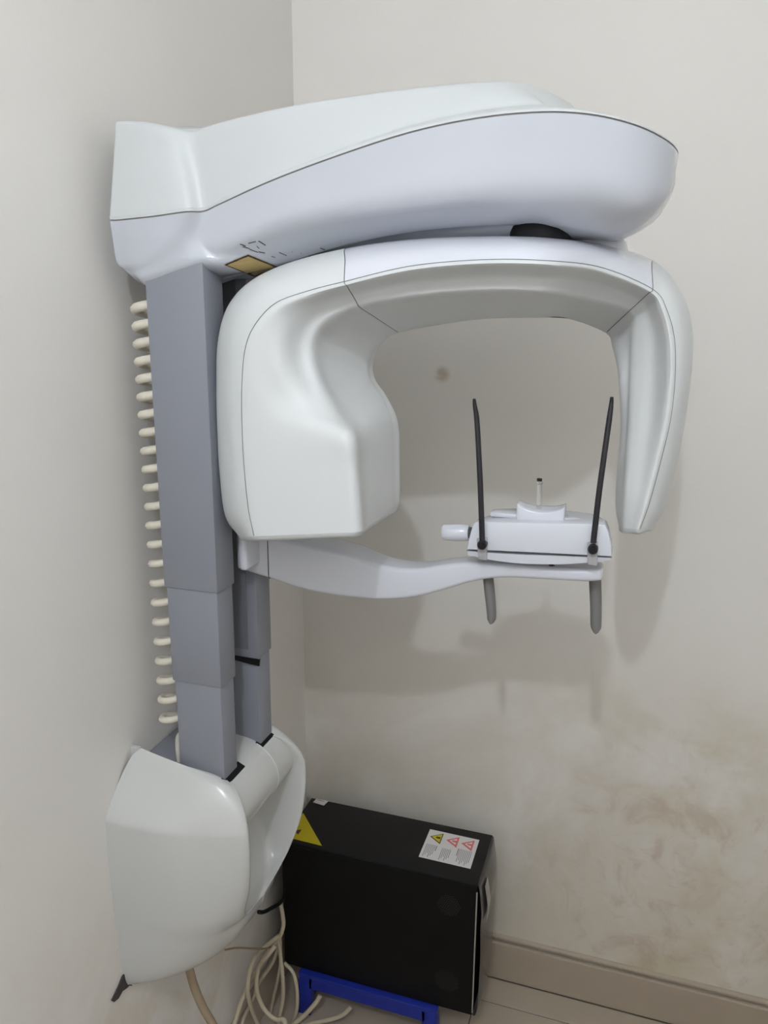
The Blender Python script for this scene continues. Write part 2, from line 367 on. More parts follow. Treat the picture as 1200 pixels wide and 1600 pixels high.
# ---- gantry: sections across the arch, from outer rim to inner surface
A = [(374,837),(352,806),(343,740),(339,660),(338,600),(340,535),(355,480),(390,440),(450,411),(540,388),(640,374),(750,369),(850,371),(950,383),(1018,406),(1054,439),(1077,487),(1083,545),(1076,620),(1063,700),(1047,765),(1038,797),(1024,819)]
B = [(397,838),(388,795),(381,725),(378,660),(378,600),(383,545),(398,508),(430,474),(480,455),(538,440),(640,416),(750,406),(850,407),(940,418),(1020,452),(1041,482),(1054,530),(1055,590),(1048,655),(1034,715),(1018,775),(1009,803),(1000,827)]
C = [(562,831),(559,785),(554,730),(549,682),(529,650),(505,605),(490,562),(492,528),(515,500),(562,480),(650,464),(752,456),(845,458),(905,466),(982,487),(988,514),(988,552),(986,600),(984,650),(980,705),(976,765),(974,797),(973,825)]
D = [(606,803),(609,786),(609,730),(606,665),(592,622),(575,597),(570,572),(578,547),(596,529),(620,518),(700,503),(765,496),(840,495),(890,497),(948,519),(958,542),(966,580),(969,625),(970,670),(966,720),(962,775),(963,803),(967,821)]
NS = len(A)
def seq(vals): return [v for v, n in vals for _ in range(n)]
yF = seq([(-.790,4),(-.780,1),(-.782,1),(-.779,1),(-.772,1),(-.764,1),(-.757,5),(-.752,1),(-.747,3),(-.756,1),(-.768,1),(-.777,3)])
yG = seq([(-.792,4),(-.772,1),(-.756,1),(-.748,1),(-.748,1),(-.746,6),(-.742,1),(-.734,3),(-.742,1),(-.756,1),(-.768,3)])
yCc = seq([(-.788,4),(-.760,1),(-.744,1),(-.738,1),(-.738,1),(-.737,6),(-.732,1),(-.722,3),(-.728,1),(-.742,1),(-.757,3)])
yD = seq([(-.620,4),(-.605,4),(-.590,6),(-.62,1),(-.66,1),(-.69,5),(-.69,2)])
def l2(p, q, t): return (p[0]*(1-t)+q[0]*t, p[1]*(1-t)+q[1]*t)
sections = []
for j in range(NS):
    w = max(0.0, min(1.0, (B[j][0]-850)/160)); dy = -0.03+0.15*w*w*(3-2*w)   # the arch is turned: sensor limb further back
    a = at(*A[j], y=-.705+dy); d = at(*D[j], y=yD[j]+dy)
    ctr = Vector((0.55, 0, 1.62))
    ab = Vector((a.x, -.565+dy, a.z)); ab2 = Vector((a.x+(ctr.x-a.x)*0.05, -.548+dy, a.z+(ctr.z-a.z)*0.03))
    db = Vector((d.x, -.566+dy, d.z)); db2 = d.lerp(a, 0.12); db2.y = -.549+dy
    sec = [ab2, ab, Vector((a.x, -.64+dy, a.z)), a, at(*l2(A[j], B[j], .38), y=-.762+dy), at(*B[j], y=-.784+dy), at(*l2(B[j], C[j], .16), y=-.788+dy), at(*l2(B[j], C[j], .45), y=yF[j]+dy),
           at(*l2(B[j], C[j], .76), y=yG[j]+dy), at(*C[j], y=yCc[j]+dy), at(*l2(C[j], D[j], .3), y=yCc[j]*0.66+yD[j]*0.34+0.004+dy), d, Vector((d.x, (d.y-.566+dy)/2, d.z)), db, db2]
    sections.append(sec)
NA, NU = 6, 4
along = [cr([s[i] for s in sections], NA) for i in range(len(sections[0]))]
G = [cr([along[i][r] for i in range(len(along))], NU) for r in range(len(along[0]))]   # G[station][loop]
iB = 5*NU; s1 = 9*NA; s2 = 14*NA
def gsub(r0, r1, c0, c1, e_r0=0, e_r1=0, e_c0=0, e_c1=0, gap=0.0006):
    rows = [[G[r][c].copy() for c in range(c0, c1+1)] for r in range(r0, r1+1)]
    def pull(p, q): 
        v = q-p; L = v.length
        return p+v*min(0.4, gap/L) if L > 1e-9 else p
    if e_r0: rows[0] = [pull(p, q) for p, q in zip(rows[0], rows[1])]
    if e_r1: rows[-1] = [pull(p, q) for p, q in zip(rows[-1], rows[-2])]
    for r in rows:
        if e_c0: r[0] = pull(r[0], r[1])
        if e_c1: r[-1] = pull(r[-1], r[-2])
    return rows
nR, nC = len(G)-1, len(G[0])-1
def end_rows(full, out):
    # rounded closing of a limb end: shrink the section towards its centre while stepping outwards
    ctr = sum(full, Vector())/len(full); res = []
    for f, h in ((0.985, 0.004), (0.955, 0.0075), (0.90, 0.0095), (0.5, 0.011), (0.02, 0.0115)):
        res.append([ctr+(p-ctr)*f+out*h for p in full])
    return res
# dark inner core, seen only in the joints between the covers
core = MB(); core.grid([r for r in G], close_u=True)
core.cap(G[0]); core.cap(G[-1])
gantry = core.build('gantry', M['seam'], mach)
me = gantry.data
nrm = [v.normal.copy() for v in me.vertices]
for v, n in zip(me.vertices, nrm): v.co = v.co-n*0.003
me.shade_smooth()
def cover(name, r0, r1, c0, c1, m, label=None, **k):
    o = MB().grid(gsub(r0, r1, c0, c1, **k)).build(name, m, gantry, smooth=60)
    if label: tag(o, label)
    return o
cover('source_cover', 0, s1, 0, iB, M['shell'], 'outer shell of the x-ray source head', e_r1=1, e_c1=1)
cover('top_cover', s1, s2, 0, iB, M['gloss'], 'glossy bluish white top cover', e_r0=1, e_r1=1, e_c1=1)
cover('sensor_cover', s2, nR, 0, iB, M['shell'], 'outer shell of the sensor limb', e_r0=1, e_c1=1)
cover('source_panel', 0, s1, iB, nC, M['liner'], 'bulging ivory inner panel of the source head', e_r1=1, e_c0=1)
cover('arch_panel', s1, s2, iB, nC, M['liner'], 'ivory underside panel of the arch', e_r0=1, e_r1=1, e_c0=1)
cover('sensor_panel', s2, nR, iB, nC, M['liner'], 'inner panel of the sensor limb', e_r0=1, e_c0=1)
back = MB(); back.grid([[r[-1], r[0]] for r in G]); back.build('back_panel', M['shell'], gantry, smooth=60)
for row, out in ((G[0], Vector((0.0, 0, -1))), (G[-1], Vector((-0.05, 0, -1)))):
    rr = [row]+end_rows(row, out.normalized()); mb = MB(); mb.grid(rr, close_u=True); mb.build('end_cap', M['shell'], gantry, smooth=70)
# collar where the arch meets the bearing
MB().lathe([(0.066, 1.845), (0.064, 1.866), (0.058, 1.884), (0.050, 1.892), (0.0, 1.894)], (0.732, -0.605, 0), (0, 0, 1), 40).build('collar', M['gloss'], gantry, smooth=50)

# ---- support arm from the columns to the chin rest
def rrect(y0, y1, z0, z1, r, n=4):
    out = []
    for cy, cz, a0 in ((y0+r, z0+r, math.pi), (y1-r, z0+r, 1.5*math.pi), (y1-r, z1-r, 0), (y0+r, z1-r, 0.5*math.pi)):
        for k in range(n+1):
            a = a0+0.5*math.pi*k/n; out.append((cy+r*math.cos(a), cz+r*math.sin(a)))
    return out
ARM = [((372,890),(372,834),-.650,.075),((420,905),(420,838),-.636,.080),((470,921),(470,850),-.622,.080),((540,934),(540,867),-.612,.078),((600,938),(600,885),-.606,.062),((650,934),(648,889),-.604,.056),
       ((700,921),(698,882),-.604,.050),((742,909),(741,879),-.606,.048),((792,904),(792,882),-.608,.052),((855,907),(855,887),-.608,.056),((915,910),(915,890),-.608,.054),((936,909),(934,889),-.606,.048)]
ctrl = []
for (bp_, tp_, y, d) in ARM:
    b = at(*bp_, y=y); t = at(*tp_, y=y)
    ctrl.append([Vector((b.x, yy, zz)) for yy, zz in rrect(y, y+d, b.z, t.z, min(0.008, (t.z-b.z)*0.4))])
armrows = list(zip(*[cr([c[i] for c in ctrl], 5) for i in range(len(ctrl[0]))]))
armrows = [list(r) for r in armrows]
def shrink(row, f, dx):
    c = sum(row, Vector())/len(row); return [c+(p-c)*f+Vector((dx, 0, 0)) for p in row]
mb = MB(); rr = armrows+[shrink(armrows[-1], 0.9, 0.003), shrink(armrows[-1], 0.7, 0.0045)]; mb.grid(rr, close_u=True); mb.cap(rr[-1]); mb.cap(rr[0])
support_arm = mb.build('support_arm', M['gloss'], mach, smooth=60)
# carriage that ties the arm to the columns
b0, t0 = ctrl[0], None
z0c = min(p.z for p in ctrl[0]); z1c = max(p.z for p in ctrl[0])
MB().box(0.1925, 0.208, -0.69, -0.545, z0c+0.012, z1c+0.012).build('arm_carriage', M['gloss'], support_arm, bevel=0.006, smooth=50)
seam = [p+(p-sum(ctrl[1], Vector())/len(ctrl[1])).normalized()*0.0004 for p in ctrl[1]]
MB().tube(seam+[seam[0]], 0.0008, 6, caps=False).build('arm_joint', M['dark_gap'], support_arm)

# ---- grey hand grips under the arm
def grip(pts, y, th):
    mb = MB(); rows = []
    L = cr([Vector((a, b, c)) for a, b, c in pts], 6)   # (px, py, half width px)
    for p in L:
        c = at(p.x, p.y, y=y); hw = p.z*0.95e-3
        n = 12; rows.append([c+Vector((hw*math.cos(2*math.pi*k/n), th*math.sin(2*math.pi*k/n), 0)) for k in range(n)])
    mb.grid(rows, close_u=True); mb.cap(rows[0]); mb.cap(rows[-1])
    return mb.build('hand_grip', M['handle'], mach, smooth=60)
grip([(761,885,9.5),(764,915,9.8),(767,945,9.2),(768,960,8.6),(768,966,8.0),(768,969.5,6.2),(768,972,4.0),(768,973,.3)], -.570, 0.010)
grip([(930,886,10.5),(930,912,10.5),(931,945,10),(931,970,9.6),(931,980,8.9),(931,984,6.9),(931,987,4.2),(931,988,.3)], -.555, 0.010)

# ---- chin rest unit
YF = -0.632
def poly_xz(pxs, y): return [at(px, py, y=y) for px, py in pxs]
bodyf = [(729,859),(733,840),(738,822),(742,816.5),(760,815.5),(840,817.5),(930,819),(946,820),(951,832),(955,852),(956,870)]
P = poly_xz(bodyf, YF); mb = MB(); XM = (P[0].x+P[-1].x)/2; KS = (P[-1].x-P[0].x)/0.205
rows = [P]
nb = len(P)
topc = [(p.x-XM)/0.105 for p in P]
rows.append([Vector((XM+(p.x-XM)*1.0, YF+0.03, p.z)) for p in P])
rows.append([Vector((XM+(p.x-XM)*0.86, YF+0.085-0.03*min(1, abs(u))**2, p.z+0.006*(1-min(1, abs(u))**2)*(1 if 3 < i < 8 else 0))) for i, (p, u) in enumerate(zip(P, topc))])
mb.grid(rows); mb.add(P, [tuple(range(nb))]); mb.add(rows[-1], [tuple(range(nb))])
mb.add([rows[0][0], rows[1][0], rows[2][0], rows[2][-1], rows[1][-1], rows[0][-1]], [(0, 1, 2, 3, 4, 5)])
chin = mb.build('chin_rest', M['gloss'], mach, bevel=0.0025, smooth=40)
# curved lower lip under the panel
up_ = [(730,861),(760,863.5),(800,866),(840,867.5),(880,869),(920,870.5),(955,872)]
dn_ = [(731,867),(760,873.5),(800,879.5),(840,881.5),(880,881.5),(920,879),(953,875.5)]
f1 = cr(poly_xz(up_, YF-0.001), 4); f2 = cr(poly_xz(dn_, YF+0.001), 4)
mb = MB(); sh = Vector((0, 0.07, 0)); mb.grid([[p+sh for p in f1], f1, f2, [p+sh for p in f2]])
mb.grid([[f1[0], f1[0]+sh], [f2[0], f2[0]+sh]]); mb.grid([[f1[-1], f1[-1]+sh], [f2[-1], f2[-1]+sh]])
mb.build('lower_lip', M['gloss'], chin, smooth=40)
# dark gap line between panel and lip
g1 = cr(poly_xz([(729,860),(840,866),(956,871)], YF+0.001), 8); mb = MB(); mb.tube(g1, 0.0006, 6); mb.build('panel_gap', M['dark_gap'], chin)
# raised curved shelf behind the panel
mb = MB(); pts = []
for k in range(17):
    u = -1+k/8; pts.append((XM+0.083*u, YF+0.085-0.030*u*u))
zs = at(840, 812, y=YF+0.06).z
lo = at(840, 817, y=YF).z-0.004
front = [(XM+0.083, YF+0.03), (XM-0.083, YF+0.03)]
ring = [Vector((x, y, 0)) for x, y in pts]+[Vector((x, y, 0)) for x, y in front]
mb.prism([Vector((p.x, p.y, lo)) for p in ring], (0, 0, zs-lo+0.0135)); mb.build('rear_shelf', M['gloss'], chin, bevel=0.003, smooth=40)
# chin cup with its concave top
cl, cr_, cb, ct = at(806, 818, y=YF+0.022), at(881, 820, y=YF+0.022), None, None
zt = at(805, 787, y=YF+0.022).z; n = 12; rows = []
for j, yy in enumerate((YF+0.022, YF+0.034, YF+0.046, YF+0.058)):
    top, bot = [], []
    for i in range(n+1):
        u = -1+2*i/n; x = (cl.x+cr_.x)/2+(cr_.x-cl.x)/2*u
        top.append(Vector((x, yy, zt-0.011*(1-u*u)**0.75*(1-0.12*j))))
    rows.append(top)
mb = MB(); mb.grid(rows)
lowrow = [[Vector((p.x, p.y, cl.z)) for p in r] for r in rows]
mb.grid(lowrow); mb.grid([rows[0], lowrow[0]]); mb.grid([rows[-1], lowrow[-1]])
mb.grid([[r[0] for r in rows], [r[0] for r in lowrow]]); mb.grid([[r[-1] for r in rows], [r[-1] for r in lowrow]])
mb.build('chin_cup', M['gloss'], chin, bevel=0.002, smooth=45)
# clear bite rod with black tip
b0 = at(842, 802, y=YF+0.04); b1 = at(843, 756, y=YF+0.04); b2 = at(843, 749, y=YF+0.04)
MB().tube([b0, b0.lerp(b1, .5), b1], [0.0045, 0.004, 0.004], 12).build('bite_rod', M['clear'], chin, smooth=50)
MB().tube([b1+Vector((0, 0, .0006)), b1+Vector((0, 0, .0035))], 0.0052, 12).build('bite_rod_neck', M['clear'], chin, smooth=50)
MB().tube([b2-Vector((0, 0, .0025)), b2+Vector((0, 0, .0015))], 0.0042, 12).build('bite_rod_tip', M['black'], chin, smooth=50)
# white side knob
k0 = at(692, 831.5, y=YF+0.03); k1 = at(735, 832.5, y=YF+0.03); ax = (k1-k0); L = ax.length
MB().lathe([(0, 0), (0.0115, 0.0), (0.0138, 0.003), (0.0145, L*.5), (0.0132, L-0.003), (0.0125, L-0.002), (0, L-0.002)], k0, ax, 28).build('side_knob', M['gloss'], chin, smooth=40)
MB().lathe([(0, L-0.002), (0.0095, L-0.002), (0.0095, L+0.012), (0, L+0.012)], k0, ax, 24).build('knob_shaft', M['dark_gap'], chin, smooth=40)
# temple rods with round hubs and clamps
for pts, hub, cq in ([(741,624),(742,634),(745,655),(748,705),(751,770),(753.5,845)], (752,853), [(744,842),(761,840),(760,876),(747,874)]), \
                    ([(956,621),(955,632),(952,655),(945,705),(936,770),(927,848)], (926,860), [(917,848),(934,847),(933,885),(918,882)]):
    n = len(pts); yy = [YF+0.03, YF+0.025, YF+0.018, YF+0.006, YF-0.004, YF-0.008]
    c3 = cr([at(*p, y=y) for p, y in zip(pts, yy)], 5); m_ = len(c3)
    rad = [0.0026+0.0014*min(1, i/10) for i in range(m_)]
    rod = MB().tube(c3, [r*(1+0.15*i/m_) for i, r in enumerate(rad)], 12).build('temple_rod', M['rod'], chin, smooth=60)
    h = at(*hub, y=YF-0.018)
    MB().lathe([(0, 0), (0.0056, 0), (0.0062, 0.0012), (0.0062, 0.024), (0, 0.024)], h, (0, 1, 0), 24).build('rod_hub', M['black'], rod, smooth=40)
    MB().lathe([(0.0062, 0.004), (0.0076, 0.004), (0.0076, 0.016), (0.0062, 0.016)], h, (0, 1, 0), 24).build('hub_ring', M['rod'], rod, smooth=40)
    MB().prism([at(*p, y=YF-0.006) for p in cq], (0, 0.02, 0)).build('rod_clamp', M['clamp'], chin, bevel=0.002, smooth=40)
# screws on the arm under the chin rest
for sx in (811, 862):
    p = at(sx, 880 if sx < 830 else 884, y=-.594)
    MB().lathe([(0, 0), (0.005, 0), (0.005, -0.0035), (0, -0.0035)], p+Vector((0, 0, 0.001)), (0, 0, 1), 14).build('mount_screw', M['dark_gap'], support_arm)

# ---- wall base cover
LV = [  # z of level, outline (x, offset) from the wall round the near cheek to the front rim
 (0.985, [(0.022, .098), (0.06, .100), (0.10, .101), (0.14, .101), (0.168, .099), (0.183, .094), (0.190, .085)], 1.024),
 (0.977, [(0.008, .112), (0.06, .112), (0.105, .113), (0.148, .116), (0.182, .111), (0.201, .104), (0.209, .095)], 1.008),
 (0.952, [(0.000, .148), (0.06, .146), (0.115, .142), (0.155, .140), (0.197, .128), (0.222, .118), (0.231, .110)], 0.966),
 (0.922, [(0.000, .176), (0.06, .174), (0.118, .169), (0.155, .157), (0.205, .140), (0.235, .128), (0.243, .120)], 0.931),
 (0.900, [(0.000, .180), (0.06, .178), (0.12, .173), (0.158, .160), (0.208, .143), (0.238, .130), (0.246, .122)], 0.908),
 (0.850, [(0.000, .181), (0.06, .179), (0.12, .174), (0.158, .161), (0.206, .144), (0.237, .129), (0.245, .120)], 0.850),
 (0.790, [(0.000, .180), (0.06, .178), (0.118, .172), (0.154, .159), (0.200, .142), (0.229, .125), (0.237, .113)], 0.790),
 (0.740, [(0.000, .178), (0.06, .176), (0.112, .170), (0.150, .157), (0.190, .138), (0.215, .117), (0.222, .102)], 0.740),
 (0.715, [(0.000, .177), (0.058, .174), (0.108, .168), (0.145, .154), (0.183, .133), (0.207, .107), (0.214, .088)], 0.715),
 (0.700, [(0.000, .176), (0.056, .173), (0.105, .166), (0.141, .152), (0.178, .128), (0.201, .092), (0.209, .062)], 0.700),
 (0.690, [(0.000, .1755), (0.055, .1725), (0.103, .165), (0.139, .150), (0.175, .124), (0.198, .080), (0.207, .012)], 0.690),
 (0.660, [(0.000, .174), (0.052, .170), (0.097, .162), (0.131, .146), (0.166, .116), (0.190, .072), (0.198, .006)], 0.658),
 (0.615, [(0.000, .171), (0.046, .166), (0.084, .156), (0.115, .138), (0.143, .108), (0.162, .066), (0.169, .004)], 0.612),
 (0.585, [(0.000, .168), (0.036, .161), (0.064, .148), (0.088, .127), (0.109, .096), (0.122, .058), (0.127, .003)], 0.582),
 (0.570, [(0.000, .164), (0.022, .153), (0.038, .136), (0.053, .113), (0.065, .084), (0.073, .050), (0.076, .003)], 0.566)]
ZLIP = 0.690
rows_n = []
for z, o, zw in LV:
    pts = []
    for i, (x, off) in enumerate(o):
        zz = zw+(z-zw)*i/(len(o)-1) if z > 0.9 else z+(zw-z)*(1-i/(len(o)-1))
        pts.append(Vector((x, off, zz)))
    rx, ro = o[-1]; zr = pts[-1].z
    dep = max(0.0, min(1.0, (z-ZLIP)/0.10))**0.6 if z > ZLIP else 0.0
    if dep > 0:
        q = [Vector((rx-0.002, ro-0.006, zr)), Vector((rx-0.018*dep, ro-0.010*dep, zr)), Vector((rx-0.075*dep, ro-0.020*dep, zr)), Vector((rx-0.10*dep, ro*0.6, zr)), Vector((rx-0.105*dep, 0, zr))]
    else:
        q = [Vector((rx, ro*f, zr)) for f in (0.8, 0.6, 0.4, 0.2, 0)]
    rows_n.append(pts+q)
# smooth between the levels
colsN = [cr([r[i] for r in rows_n], 6) for i in range(len(rows_n[0]))]
lev = [[c[j] for c in colsN] for j in range(len(colsN[0]))]
full = []
for r in lev:
    ra = cr(r[:7], 4)+cr(r[6:], 3)[1:]
    near = [Vector((p.x, YC-p.y, p.z)) for p in ra]; far = [Vector((p.x, YC+p.y, p.z)) for p in ra[:-1]][::-1]
    full.append(near+far)
mb = MB(); mb.grid(full)
ctrb = full[-1]; mb.add(ctrb, [tuple(range(len(ctrb)))])
base = mb.build('wall_base', M['base'], mach, smooth=55)
# hood across the front between the cheeks
hp = [(0.0935, 1.000), (0.13, 0.998), (0.165, 0.994), (0.190, 0.985), (0.209, 0.968), (0.221, 0.945), (0.224, 0.922), (0.219, 0.900), (0.207, 0.882), (0.192, 0.872), (0.17, 0.868), (0.14, 0.868)]
hp = [(p.x, p.y) for p in cr([Vector((a, b, 0)) for a, b in hp], 3)]
def hood_w(x, z):
    if z > 0.99: return 0.098
    t = (0.99-z)/0.09
    return 0.098+min(1, t)*0.022
rows = []
for x, z in hp: rows.append([Vector((x, YC+hood_w(x, z)*u, z)) for u in (-1, -.62, -.6, -.2, .2, .36, .38, 1)])
hood = MB().grid(rows).build('hood', M['base'], base, smooth=60)
for u in (-.965, .37):
    MB().tube([Vector((x, YC+hood_w(x, z)*u, z))+Vector((0.0002, 0, 0.0002)) for x, z in hp[8:26]], 0.0012, 6).build('hood_seam', M['shell'], base, smooth=180)
# dark slots round the columns and the open grey cable well behind them
for y0, y1 in ((-0.7585, -0.697), (-0.628, -0.566)):
    MB().prism([(0.180, y0, 0.9905), (0.1945, y0, 0.9835), (0.1945, y0, 0.95), (0.180, y0, 0.95)], (0, y1-y0, 0)).build('column_slot', M['black_gap'], base)
MB().box(0.002, 0.0855, YC-0.092, YC+0.092, 0.94, 0.985).build('cable_well', M['column'], base)
MB().box(0.0, 0.020, YC-0.100, YC-0.0925, 0.985, 1.024).build('well_edge', M['base'], base, bevel=0.001)

# ---- coiled cable behind the near column
pts = []; turns = 23; cx, cy = 0.066, -0.712; R0 = 0.026
zt_, zb_ = 1.800, 1.045
NP = turns*18
for i in range(NP+1):
    t = i/NP; a = 2*math.pi*turns*t
    tt = t+0.05*math.sin(math.pi*t)*-1
    z = zt_+(zb_-zt_)*tt
    pts.append(Vector((cx+R0*math.cos(a), cy-R0*math.sin(a), z)))
lead = cr([Vector((0.075, -0.70, 1.852)), Vector((0.070, -0.715, 1.825)), Vector((0.085, -0.715, 1.80))]+[pts[0]], 6)
tail = cr([pts[-1], Vector((0.060, -0.700, 1.022)), Vector((0.070, -0.72, 1.005)), Vector((0.075, -0.725, 0.975))], 6)
allp = lead[:-1]+pts+tail[1:]
rr = [0.0080-0.0018*min(1, i/len(allp)) for i in range(len(allp))]
for i in range(1, len(tail)): rr[-i] = 0.0045
coil = MB().tube(allp, rr, 8).build('coiled_cable', M['coil'], mach, smooth=180)
tag(coil, 'cream coiled cable')

# ------------------------------------------------------------------ computer tower
PX0, PX1, PY0, PY1, PZ0, PZ1 = 0.052, 0.556, -0.279, -0.082, 0.131, 0.500
pc = empty('computer_tower', ((PX0+PX1)/2, (PY0+PY1)/2, PZ0))
tag(pc, 'black computer tower with warning stickers standing on a blue stool', 'computer')
body = MB().box(PX0, PX1, PY0+0.004, PY1, PZ0, PZ1).build('case', M['pc'], pc, bevel=0.002, smooth=40)
MB().box(PX0+0.004, PX1-0.003, PY0, PY0+0.004, PZ0+0.003, PZ1-0.004).build('side_panel', M['pc_side'], pc, bevel=0.001, smooth=40)
mb = MB(); r = random.Random(3)
for (cx_, cz_, rad) in ((0.49, 0.43, 0.028), (0.49, 0.215, 0.030)):
    for i in range(-5, 6):
        for j in range(-5, 6):
            x, z = cx_+i*0.0055+(j % 2)*0.0027, cz_+j*0.0052
            if (x-cx_)**2+(z-cz_)**2 < rad**2:
                mb.add([(x+0.0013*math.cos(k*math.pi/3), PY0-0.0003, z+0.0013*math.sin(k*math.pi/3)) for k in range(6)], [(0, 1, 2, 3, 4, 5)])
tag(mb.build('vent_holes', M['bezel'], pc), kind='stuff')
# moulded front bezel on the end facing away from the wall corner
prof = [(0.0, 0.0), (0.010, 0.002), (0.017, 0.03), (0.020, 0.10), (0.021, 0.18), (0.017, 0.25), (0.019, 0.29), (0.012, 0.335), (0.006, 0.362), (0.0, 0.368)]
prof = [(p.x, p.y) for p in cr([Vector((a, b, 0)) for a, b in prof], 3)]
rows = [[Vector((PX1+d*math.sin(math.pi*min(1, max(0, 0.12+0.76*u)))**0.5, PY0+0.004+(PY1-PY0-0.006)*u, PZ0+z)) for u in (0, .06, .15, .3, .5, .7, .85, .94, 1)] for d, z in prof]
mb = MB(); mb.grid(rows); mb.build('front_bezel', M['bezel'], pc, smooth=60)
rows = [[Vector((PX1+0.0012+d*0.97+0.0015, PY0+0.03+0.035*u+0.02*(z-0.2), PZ0+z)) for u in (0, 1)] for d, z in prof if 0.235 < z < 0.355]
MB().grid(rows).build('bezel_sheen', M['silver'], pc)  # pale strip paints in the sheen of the bezel's glossy groove
MB().box(PX1-0.002, PX1+0.0008, PY0-0.0005, PY0+0.004, PZ0+0.01, PZ1-0.02).build('edge_strip', M['silver'], pc)
# stickers on the top
ZS = PZ1+0.0006
def flat(name, pts, m, parent, z=ZS, th=0.0004): return MB().prism([Vector((x, y, z)) for x, y in pts], (0, 0, th)).build(name, m, parent)
c4 = [at(px, py, z=PZ1) for px, py in ((672,1296), (749,1313), (735,1358), (654,1339))]
wl = flat('warning_label', [(p.x, p.y) for p in c4], M['paper'], pc); tag(wl, 'white warning label with three triangles')
def Lp(u, v):   # point on the label, u along it, v from far edge to near edge
    a = c4[0].lerp(c4[1], u); b = c4[3].lerp(c4[2], u); p = a.lerp(b, v); return (p.x, p.y)
for u0, m, mi in ((0.06, M['yellow'], M['ink']), (0.385, M['red'], M['paper']), (0.685, M['red'], M['paper'])):
    tri = [(u0, 0.25), (u0+0.235, 0.06), (u0+0.235, 0.44)]
    cxx = sum(t[0] for t in tri)/3; cyy = sum(t[1] for t in tri)/3
    flat('triangle_border', [Lp(*t) for t in tri], M['ink'] if m is M['yellow'] else M['red'], wl, ZS+0.0005)
    flat('triangle_field', [Lp(cxx+(a-cxx)*(.80 if m is M['yellow'] else .58), cyy+(b-cyy)*(.80 if m is M['yellow'] else .58)) for a, b in tri], m if m is M['yellow'] else M['paper'], wl, ZS+0.0010)
    flat('triangle_symbol', [Lp(cxx-0.04, cyy-0.02), Lp(cxx+0.045, cyy-0.03), Lp(cxx+0.05, cyy+0.03), Lp(cxx-0.035, cyy+0.02)], M['ink'] if m is M['yellow'] else M['red'], wl, ZS+0.0015)
mb = MB()
for u0, n, va, vb, bold in ((0.055, 7, .52, .95, 6), (0.37, 6, .55, .95, -1), (0.665, 9, .45, .95, 0)):
    for i in range(n):
        u = u0+i*0.032; w = 0.012 if i != bold else 0.018
        v1 = vb-(0.25 if i == bold else 0.06*((i*7) % 3))
        pts = [Lp(u, va), Lp(u+w, va), Lp(u+w, v1), Lp(u, v1)]
        mb.add([(x, y, ZS+0.0006) for x, y in pts], [(0, 1, 2, 3)])
mb.build('small_print', M['greyink'], wl)
t3 = [at(px, py, z=PZ1) for px, py in ((474,1271), (503,1322), (438,1306))]
ts = flat('triangle_sticker', [(p.x, p.y) for p in t3], M['yellow'], pc); tag(ts, 'yellow triangular warning sticker')
cc = at(466, 1300, z=PZ1)
flat('sticker_symbol', [(cc.x+0.009*math.cos(k*1.047)*(1 if k % 2 else 0.6), cc.y+0.012*math.sin(k*1.047)*(1 if k % 2 else 0.6)) for k in range(6)], M['label_edge'], ts, ZS+0.0005)
c5 = [at(px, py, z=PZ1) for px, py in ((499,1242), (518,1245), (506,1259), (489,1254))]
ws = flat('white_sticker', [(p.x, min(p.y, PY1-0.001)) for p in c5], M['paper'], pc)
mb = MB()
for i in range(3):
    a = c5[0].lerp(c5[3], .2+.2*i); b = c5[1].lerp(c5[2], .2+.2*i); d = (c5[3]-c5[0])*0.06
    a, b = a.lerp(b, .15), a.lerp(b, .8)
    mb.add([(p.x, min(p.y, PY1-0.001), ZS+0.0006) for p in (a, b, b+d, a+d)], [(0, 1, 2, 3)])
mb.build('small_print', M['greyink'], ws)

# ------------------------------------------------------------------ blue stool under the computer
st = empty('blue_stool', (0.283, -0.19, 0.0)); tag(st, 'low blue plastic stool carrying the black computer tower', 'stool')
SX0, SX1, SY0, SY1, SZ = 0.098, 0.470, -0.292, -0.075, 0.130
MB().box(SX0, SX1, SY0, SY1, SZ-0.012, SZ).build('stool_top', M['blue'], st, bevel=0.004, smooth=40)
for y0, y1 in ((SY0+0.001, SY0+0.006), (SY1-0.006, SY1-0.001)):
    MB().box(SX0+0.03, SX1-0.03, y0, y1, SZ-0.042, SZ-0.010).build('apron', M['blue'], st, bevel=0.001)
for x0, x1 in ((SX0+0.002, SX0+0.040), (SX1-0.040, SX1-0.002)):
    for y0, y1 in ((SY0+0.001, SY0+0.030), (SY1-0.030, SY1-0.001)):
        sx = -0.008 if x0 < 0.2 else 0.008
        mb = MB(); mb.add([(x0, y0, SZ-.011), (x1, y0, SZ-.011), (x1, y1, SZ-.011), (x0, y1, SZ-.011), (x0+sx, y0, .0015), (x1+sx, y0, .0015), (x1+sx, y1, .0015), (x0+sx, y1, .0015)],
                          [(0, 3, 2, 1), (4, 5, 6, 7), (0, 1, 5, 4), (1, 2, 6, 5), (2, 3, 7, 6), (3, 0, 4, 7)])
        mb.build('leg', M['blue'], st, bevel=0.002, smooth=40)
    MB().box(x0+0.01, x0+0.015, SY0+0.02, SY1-0.02, SZ-0.042, SZ-0.010).build('apron', M['blue'], st)

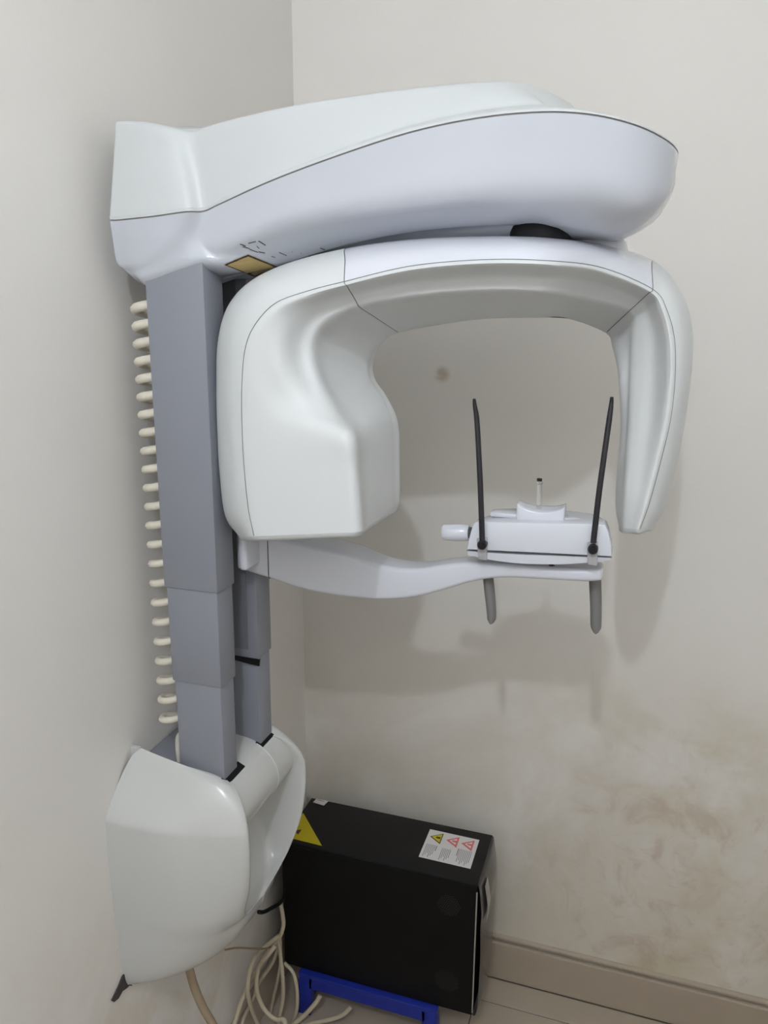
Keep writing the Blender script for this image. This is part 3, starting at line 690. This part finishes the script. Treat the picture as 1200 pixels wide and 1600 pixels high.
# ------------------------------------------------------------------ loose cables on the floor
def cable(name, pts, r, m, label, n=8, drop=True):
    # each strand keeps clear of the left wall and runs on down to the floor
    p = [at(q[0], q[1], y=min(q[2], -(0.3+(424-q[0])/285)+(q[2]+0.33)*0.5) if drop else q[2]) for q in pts]
    if drop and p[-1].z > 0.02: p += [Vector((p[-1].x+0.01, p[-1].y-0.02, p[-1].z*0.5)), Vector((p[-1].x+0.03, p[-1].y-0.05, 0.0075))]
    o = MB().tube(cr(p, 8), r, n).build(name, m, smooth=180); return tag(o, label, 'cable', 'cables beside the computer')
cable('cable', [(438,1408,-.300),(441,1425,-.315),(443,1445,-.325),(437,1463,-.335),(420,1485,-.345),(398,1520,-.355),(381,1555,-.36),(372,1580,-.365),(362,1612,-.37),(345,1640,-.38)], 0.0054, M['cable'], 'beige cable hanging from behind the tower and running left to the floor')
cable('cable', [(434,1468,-.322),(438,1490,-.325),(442,1530,-.33),(442,1560,-.335),(437,1585,-.34),(432,1615,-.35)], 0.0052, M['cable'], 'beige cable dropping straight down beside the tower')
cable('cable', [(444,1504,-.300),(458,1520,-.305),(464,1545,-.31),(464,1575,-.315),(458,1595,-.32),(446,1620,-.33)], 0.0048, M['cable'], 'beige cable loop bulging towards the blue stool')
cable('cable', [(500,1556,-.310),(494,1566,-.315),(478,1584,-.325),(462,1598,-.335),(440,1615,-.345)], 0.0060, M['cable'], 'short thick beige cable end crossing the blue stool leg')
cable('cable', [(548,1574,-.30),(535,1586,-.305),(512,1594,-.31),(484,1599,-.315),(455,1608,-.325)], 0.0054, M['cable'], 'beige cable trailing under the blue stool')
cable('cable', [(430,1478,-.42),(419,1492,-.43),(404,1512,-.43),(401,1545,-.43),(409,1570,-.43),(420,1585,-.43),(432,1593,-.43),(445,1596,-.43)], 0.0054, M['cable'], 'beige cable curving under the hanging bundle')
cable('cable', [(436,1462,-.35),(414,1480,-.39),(394,1505,-.41),(387,1540,-.412),(391,1570,-.415),(398,1590,-.417),(408,1612,-.42)], 0.0052, M['cable'], 'beige cable leftmost of the hanging bundle')
cable('cable', [(438,1466,-.31),(428,1500,-.318),(412,1525,-.318),(400,1545,-.32),(396,1560,-.325),(378,1600,-.34)], 0.0044, M['cable'], 'thin beige cable behind the hanging bundle')
cable('cable', [(438,1470,-.30),(438,1505,-.305),(434,1530,-.310),(428,1555,-.312),(424,1575,-.315),(418,1605,-.32)], 0.0042, M['cable'], 'thin pale cable at the middle of the bundle')
o = cable('wall_cable', [(290,1495,-.70),(296,1515,-.70),(303,1540,-.695),(316,1572,-.685),(332,1600,-.675),(352,1640,-.66)], 0.0085, M['hose'], 'thick tan cable hanging from under the white base', drop=False)
o = cable('thin_cable', [(352,1484,-.52),(370,1481,-.49),(395,1482,-.45),(415,1482,-.42),(430,1478,-.38)], 0.0022, M['tan'], 'thin tan cable between white base and tower', drop=False)
o = cable('black_cable', [(404,1425,-.43),(412,1425,-.41),(424,1419,-.38),(436,1412,-.34),(443,1404,-.28)], 0.0048, M['black'], 'short black cable going from white base to tower', drop=False)

# grey scrap hanging out below the base
q = [(201,1522),(196,1520),(192,1526),(186,1541),(180,1554),(175,1564),(179,1566),(186,1560),(192,1549),(199,1544),(203,1540),(207,1541)]
mb = MB(); mb.prism([at(px, py, x=0.0035) for px, py in q], (-0.003, 0, 0))
tag(mb.build('torn_scrap', M['scrap'], bevel=0.0008), 'torn dark grey scrap on the wall below the white base', 'scrap')
